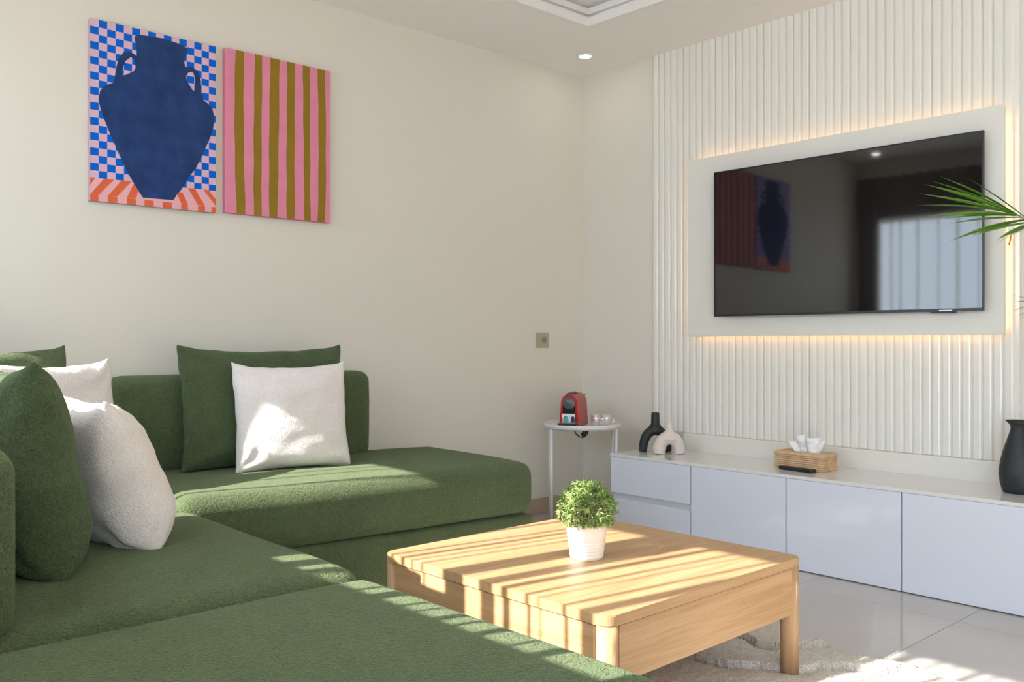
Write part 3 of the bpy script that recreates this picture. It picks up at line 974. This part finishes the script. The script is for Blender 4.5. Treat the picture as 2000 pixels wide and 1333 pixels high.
# promotional card standing on the drip tray
mc = cm.matrix_basis
card = thing('capsule_card', 'small white card printed with coloured capsules on the coffee machine', 'card', mc @ Vector((0, -.088, .0245)), R(VR - 17))
obj('card', nb(-.036, .034, -.001, .001, 0, .045), 'card_white', card)
def dome_print(x, w, h, m, y):
    flat_print('printed_capsule', [[(x - w / 2, .001), (x + w / 2, .001), (x + w / 2 * .85, h * .6), (x + w / 2 * .55, h), (x - w / 2 * .55, h), (x - w / 2 * .85, h * .6)]], m, card, y)
dome_print(-.031, .009, .024, 'card_orange', -.0014)
dome_print(-.015, .026, .034, 'card_green', -.0016)
dome_print(-.011, .024, .029, 'card_blue', -.0018)
dome_print(.022, .023, .032, 'card_dark', -.0016)

# two glass cups
for i, (rx, fw, lab) in enumerate(((.070, .015, 'small clear glass cup next to the coffee machine'), (.128, .03, 'small clear glass cup farther from the coffee machine, by the tray edge'))):
    g = thing('glass_cup', lab, 'cup', on_tray(rx, fw), R(VR), 'glass cups on the side table')
    obj('bowl', lathe(bmesh.new(), [(0, .001), (.019, .001), (.023, .006), (.0265, .034), (.0260, .058), (.0242, .058), (.0245, .034), (.021, .010), (0, .007)], 28), 'glass', g, True)
    obj('handle', tube(bmesh.new(), [(.024, 0, .038), (.036, 0, .036), (.039, 0, .026), (.034, 0, .016), (.024, 0, .014)], .0028, 8), 'glass', g, True)
# hanging cable with its plug
cab = thing('power_cable', 'black power cable with a plug hanging under the side table', 'cable', on_tray(-.0, .02) - Vector((0, 0, .012)), R(VR))
obj('cord', tube(bmesh.new(), [(-.046, 0, .004), (-.044, 0, -.012), (-.034, 0, -.030), (-.018, 0, -.044), (-.002, 0, -.050), (.012, -.006, -.046), (.026, -.006, -.032), (.033, 0, -.012), (.034, 0, .004)], .0032, 8), 'black_plastic', cab, True)
bm = bmesh.new()
box(bm, -.011, .011, -.010, .010, -.018, .018, r=.005)
bmesh.ops.rotate(bm, verts=bm.verts, cent=(0, 0, 0), matrix=Matrix.Rotation(R(40), 3, 'Y'))
bmesh.ops.translate(bm, verts=bm.verts, vec=(.010, .004, -.028))
obj('plug', bm, 'black_plastic', cab, True)

# ---------------------------------------------------------------- vases, pitcher, tissue box, remote on the cabinet
CT = .388
def arch_vase(label, loc, rz, half, rl, hs, ht, rn, m, voxel=.004, foot=1.0):
    """looped vase: two legs joined in an arch, a neck on top"""
    bm = bmesh.new()
    pts, rad = [], []
    N = 30
    for i in range(N + 1):
        t = PI * i / N
        x = -half * math.cos(t)
        z = hs * math.sin(t) ** .80
        pts.append((x, 0, max(z, .0)))
        rad.append(rl * (1 + .22 * math.sin(t)) * (foot if i < 4 else 1))
    pts = [(-half * 1.02, 0, .001)] + pts[2:-2] + [(half * 1.02, 0, .001)]
    rad = [rl * .95 * foot] + rad[2:-2] + [rl * .95]
    tube(bm, pts, rad, 18)
    nk = [(0, 0, hs * .9), (0, 0, hs + rl * 1.0), (0, 0, hs + rl * 1.55), (0, 0, ht)]
    tube(bm, nk, [rl * 1.75, rn * 1.55, rn * 1.05, rn * .98], 18)
    me = obj('loop_vase', bm, m, smooth=True)
    rm = me.modifiers.new('fuse', 'REMESH')
    rm.mode = 'VOXEL'
    rm.voxel_size = voxel
    rm.use_smooth_shade = True
    smo = me.modifiers.new('smooth', 'SMOOTH')
    smo.factor = .6
    smo.iterations = 3
    me.location = loc
    me.rotation_euler = (0, 0, rz)
    return tag(me, label, 'vase', 'looped vases on the cabinet')
arch_vase('black matt looped vase with a tall neck behind the pale one', (3.558, 2.836, CT), R(-42), .061, .0205, .108, .197, .0205, 'black_ceramic')
arch_vase('pale pink looped vase with a short neck in front of the black one', (3.540, 2.735, CT), R(-42), .050, .0275, .080, .155, .0155, 'pink_ceramic', foot=1.12)

pi_ = thing('pitcher', 'tall black matt pitcher at the right end of the cabinet', 'pitcher', (3.575, 1.180, CT), R(-35))
prof = [(0, 0), (.047, 0), (.054, .004), (.062, .035), (.066, .066), (.0655, .082), (.060, .118), (.050, .158), (.038, .196), (.029, .224), (.0265, .238), (.032, .250), (.045, .263), (.0425, .263), (.029, .249), (.0235, .237), (.026, .222), (0, .18)]
obj('body', lathe(bmesh.new(), prof, 48), 'black_ceramic', pi_, True)
obj('handle', tube(bmesh.new(), [(.036, 0, .252), (.058, 0, .250), (.074, 0, .228), (.076, 0, .195), (.068, 0, .160), (.052, 0, .135)], [.008, .009, .0095, .0095, .009, .008], 12), 'black_ceramic', pi_, True)

tb = thing('tissue_box', 'woven natural wicker box on the cabinet below the television', 'box', (3.575, 2.030, CT), R(90 - 4))
# local x along its length
BL, BD = .118, .058
def rr_path(hx, hy, r, z, wob=0):
    return [(p[0], p[1], z + wob * math.sin(i * 1.9)) for i, p in enumerate(rr(hx, hy, r, 4))]
bm = bmesh.new()
NB = 8
for i in range(NB):
    z = .0045 + i * .0085
    ins = .002 * math.sin(i * 2.1)
    dense = []
    base = rr_path(BL + ins, BD + ins, .014, z)
    for a, b in zip(base, base[1:] + base[:1]):
        L_ = (Vector(b) - Vector(a)).length
        k = max(1, int(L_ / .012))
        for j in range(k):
            q = Vector(a).lerp(Vector(b), j / k)
            q.z += .0008 * math.sin(len(dense) * 1.7 + i)
            dense.append(tuple(q))
    tube(bm, dense, .0046, 8, closed=True)
obj('woven_sides', bm, 'wicker', tb, True)
bm = bmesh.new()
for i in range(6):
    h_ = .0075 * i
    if BD - h_ > .018:
        tube(bm, rr_path(BL - h_ - .001, BD - h_ - .001, max(.003, .014 - h_ * .4), .0045 + (NB - .4) * .0085 - .0006 * (i == 0)), .0045, 6, closed=True)
obj('woven_lid', bm, 'wicker', tb, True)
obj('inner_shade', nb(-BL + .006, BL - .006, -BD + .006, BD - .006, .001, .062), 'gap_shade', tb)  # solid dark block standing for the shade inside the box
ts = thing('tissue', 'white paper tissue pulled up out of the wicker box', 'tissue', (3.575, 2.030, CT + .066), R(90 - 4))
bm = bmesh.new()
NU, NV = 36, 16
G_ = []
for j in range(NV + 1):
    v = j / NV
    row = []
    for i in range(NU + 1):
        u = i / NU
        x = (u - .5) * (.10 + .10 * v ** .7) + .012 * v - .012
        z = v * (.074 + .022 * math.sin(PI * min(1, u * 1.1)) - .020 * max(0, u - .55)) - (.014 * v * v * max(0, u - .5))
        y = .017 * math.sin(u * 19 + 1.2 * v) * v ** .8 + .012 * math.sin(u * 7 - 2 * v) + .010 * noise.noise(Vector((u * 6, v * 6, 2)))
        z += .006 * noise.noise(Vector((u * 8, v * 5, 9))) * v
        if v > .72:
            y += -.05 * (v - .72) * (1 if math.sin(u * 9) > 0 else .4)
            z -= .10 * (v - .72) ** 1.2 * (.6 + .6 * math.sin(u * 5) ** 2)
        row.append(bm.verts.new((x, y * .8, max(z, 0))))
    G_.append(row)
for j in range(NV):
    for i in range(NU):
        bm.faces.new((G_[j][i], G_[j][i + 1], G_[j + 1][i + 1], G_[j + 1][i]))
o = obj('sheet', bm, 'tissue', ts, True)
o.modifiers.new('thick', 'SOLIDIFY').thickness = .0008
rc = thing('remote_control', 'slim black remote control lying in front of the wicker box', 'remote', (3.478, 2.012, CT), R(90 - 5))
obj('case', nb(-.081, .081, -.018, .018, .0, .016, r=.004), 'black_plastic', rc)
for i in range(5):
    obj('button', nb(-.062 + i * .022, -.051 + i * .022, -.005, .005, .016, .0172, r=.0005, seg=1), 'grey_plastic', rc)

# ---------------------------------------------------------------- palm at the right
pl = thing('palm_plant', 'green palm with narrow pointed leaflets reaching in front of the television', 'plant', (3.36, .70, 0))
obj('pot', lathe(bmesh.new(), [(0, 0), (.12, 0), (.125, .01), (.155, .27), (.165, .30), (.158, .30), (.145, .28), (0, .27)], 40), 'pot_clay', pl, True)
obj('soil', lathe(bmesh.new(), [(0, .27), (.147, .272), (0, .28)], 30), 'soil', pl)
def leaflet_mesh(bend, fold):
    bm = bmesh.new()
    N = 10
    rows = []
    for i in range(N + 1):
        t = i / N
        w = .5 * (math.sin(PI * min(1, t * .93 + .07)) ** .8) * (1 - t ** 5)
        z = -bend * t * t
        rows.append((bm.verts.new((t, -w, z + fold * w)), bm.verts.new((t, 0, z)), bm.verts.new((t, w, z + fold * w))))
    for a, b in zip(rows, rows[1:]):
        bm.faces.new((a[0], b[0], b[1], a[1]))
        bm.faces.new((a[1], b[1], b[2], a[2]))
    me = bpy.data.meshes.new('leaflet')
    bmesh.ops.recalc_face_normals(bm, faces=bm.faces)
    bm.to_mesh(me)
    bm.free()
    me.materials.append(MATS['palm_leaf'])
    for p in me.polygons: p.use_smooth = True
    return me
LM = [leaflet_mesh(.05, .03), leaflet_mesh(.11, .025), leaflet_mesh(.17, .02)]
def place_leaflet(fr, base, tip, width, mi, roll=0.0):
    base, tip = Vector(base), Vector(tip)
    d = tip - base
    ln = d.length
    x = d.normalized()
    up = Vector((0, 0, 1))
    y = up.cross(x)
    if y.length < 1e-3: y = Vector((0, 1, 0))
    y.normalize()
    z = x.cross(y)
    rot = Matrix((x, y, z)).transposed().to_4x4() @ Matrix.Rotation(roll + rnd.uniform(-.45, .45), 4, 'X')
    o = link('leaflet', LM[mi], fr)
    o.matrix_local = Matrix.Translation(base) @ rot @ Matrix.Diagonal((ln, width, ln, 1))
    return o
def frond(stem, tips, wd, roll):
    """stem: list of points in plant space; tips: (fraction along the last part of the stem, tip point, mesh)"""
    fr = obj('frond', tube(bmesh.new(), stem, [.006 - .0045 * i / (len(stem) - 1) for i in range(len(stem))], 7), 'palm_stem', pl, True)
    P = [Vector(p) for p in stem]
    for t, tip, mi in tips:
        k = t * (len(P) - 1)
        i = min(int(k), len(P) - 2)
        b = P[i].lerp(P[i + 1], k - i)
        place_leaflet(fr, b, tip, wd, mi, roll)
    return fr
# the frond seen against the screen (plant space: origin (3.36, .70, 0))
stem = [(0, 0, .28), (-.01, .04, .70), (-.03, .13, 1.05), (-.045, .24, 1.235), (-.055, .33, 1.318), (-.06, .40, 1.368)]
VT = [(.86, (-.050, .559, 1.530), 0), (.99, (-.055, .644, 1.542), 0), (.96, (-.060, .673, 1.531), 0), (1.0, (-.065, .696, 1.518), 0),
      (.97, (-.070, .718, 1.489), 0), (1.0, (-.062, .726, 1.468), 1), (.98, (-.075, .680, 1.409), 1), (.96, (-.065, .650, 1.402), 1),
      (.94, (-.085, .611, 1.375), 1), (.91, (-.090, .606, 1.320), 2), (.90, (-.075, .602, 1.332), 2), (.87, (-.095, .540, 1.318), 1),
      (.82, (-.090, .478, 1.284), 2), (.85, (-.03, .47, 1.300), 1), (.74, (.03, .40, 1.42), 0), (.66, (.06, .30, 1.42), 0), (.62, (-.16, .24, 1.10), 2)]
frond(stem, VT, .020, .35)
stem = [(0, 0, .28), (.02, .06, .60), (.04, .17, .90), (.04, .29, 1.03), (.04, .36, 1.075)]
LT = [(1.0, (.04, .452, 1.106), 0), (1.0, (.05, .447, 1.081), 0), (.97, (.035, .454, 1.049), 1), (.93, (.04, .434, 1.032), 1), (.90, (.05, .434, 1.020), 1), (.8, (.12, .28, 1.1), 1), (.8, (-.04, .30, .98), 2), (.7, (.13, .2, 1.02), 1), (.7, (-.08, .22, .9), 2)]
frond(stem, LT, .006, .2)
rq = random.Random(12)
for k, az in enumerate((-20, -75, -120, 165, 210, 250)):
    a = R(az)
    top = rq.uniform(1.1, 1.55)
    out = rq.uniform(.28, .42)
    if math.cos(a) > .3: out = .26
    stem = [(0, 0, .28), (out * .12 * math.cos(a), out * .12 * math.sin(a), .28 + (top - .28) * .45), (out * .45 * math.cos(a), out * .45 * math.sin(a), .28 + (top - .28) * .85),
            (out * .8 * math.cos(a), out * .8 * math.sin(a), top), (out * math.cos(a), out * math.sin(a), top - .02)]
    tips = []
    for j in range(16):
        t = .55 + .45 * j / 15
        sd_ = 1 if j % 2 else -1
        ln = .20 * (1.15 - abs(t - .75) * 1.6)
        dirn = a + sd_ * (1.1 - (t - .55) * 1.3)
        cx_, cz_ = out * (t - .35) / .65, .28 + (top - .28) * min(1, t * 1.02)
        bx, by = cx_ * math.cos(a), cx_ * math.sin(a)
        tips.append((t, (min(.37, bx + ln * math.cos(dirn)), by + ln * math.sin(dirn), cz_ + .03 - .05 * rq.random()), rq.choice((0, 1, 2))))
    frond(stem, tips, .024, 0)

# ---------------------------------------------------------------- curtains at the window over the sofa
cu = thing('sheer_curtain', 'sheer curtain gathered in narrow folds at the window above the sofa', 'curtain', (-.105, 2.2, .95))
folds = [(2.326, 2.339), (2.277, 2.296), (2.239, 2.248), (2.192, 2.201), (1.912, 1.968), (1.855, 1.883), (1.786, 1.799), (1.749, 1.755), (1.663, 1.677), (1.579, 1.625),
         (1.515, 1.527), (1.47, 1.478), (1.40, 1.425), (1.36, 1.372), (1.29, 1.315), (1.22, 1.23), (1.15, 1.18), (2.43, 2.45), (2.56, 2.57), (2.71, 2.73), (2.86, 2.87), (3.02, 3.035), (3.16, 3.17), (3.235, 3.244)]
for a, b in folds:
    bm = bmesh.new()
    w, cy = (b - a) / 2, (a + b) / 2 - 2.2
    n_ = 10
    pr = [(.012 * math.cos(2 * PI * i / n_) + .004 * math.sin(4 * PI * i / n_), w * math.sin(2 * PI * i / n_)) for i in range(n_)]
    rows = [[bm.verts.new((p[0] * (1 + .1 * math.sin(z * 3)), cy + p[1] + .0015 * math.sin(z * 5 + cy * 40), z)) for p in pr] for z in [1.005 * k / 8 for k in range(9)]]
    for A, B in zip(rows, rows[1:]):
        for i in range(n_): bm.faces.new((A[i], A[(i + 1) % n_], B[(i + 1) % n_], B[i]))
    obj('fold', bm, 'sheer', cu, True)
obj('curtain_rod', tube(bmesh.new(), [(0, -1.15, 1.005), (0, 1.12, 1.005)], .008, 10), 'white_metal', cu, True)
def drape(label, y0_, y1_, z0_=.02, z1_=2.30):
    bm = bmesh.new()
    N = 60
    rows = []
    for z in (z0_, (z0_ + z1_) / 2, z1_):
        rows.append([bm.verts.new((-.085 + .022 * math.sin(i / N * (y1_ - y0_) * 95), y0_ + (y1_ - y0_) * i / N, z)) for i in range(N + 1)])
    for A, B in zip(rows, rows[1:]):
        for i in range(N): bm.faces.new((A[i], A[i + 1], B[i + 1], B[i]))
    o = obj('drape', bm, 'drape', smooth=True)
    o.modifiers.new('thick', 'SOLIDIFY').thickness = .004
    return tag(o, label, 'curtain')
drape('brown floor-length drape hanging in the corner behind the sofa', 3.345, 3.53)
drape('brown floor-length drape at the near side of the window', .80, 1.02)
bl = thing('window_pelmet', 'brown fabric pelmet running above the window over the sofa', 'pelmet', (-.10, 2.18, 1.97))
bm = bmesh.new()
N = 160
rows = []
for z in (.0, .17, .345):
    rows.append([bm.verts.new((-.022 + .010 * math.sin(i / N * 2.5 * 60), -1.15 + 2.48 * i / N, z)) for i in range(N + 1)])
for A, B in zip(rows, rows[1:]):
    for i in range(N): bm.faces.new((A[i], A[i + 1], B[i + 1], B[i]))
o = obj('pelmet_fabric', bm, 'drape', bl, True)
o.modifiers.new('thick', 'SOLIDIFY').thickness = .003
obj('pelmet_rail', nb(-.045, -.025, -1.15, 1.33, .335, .355), 'white_metal', bl)
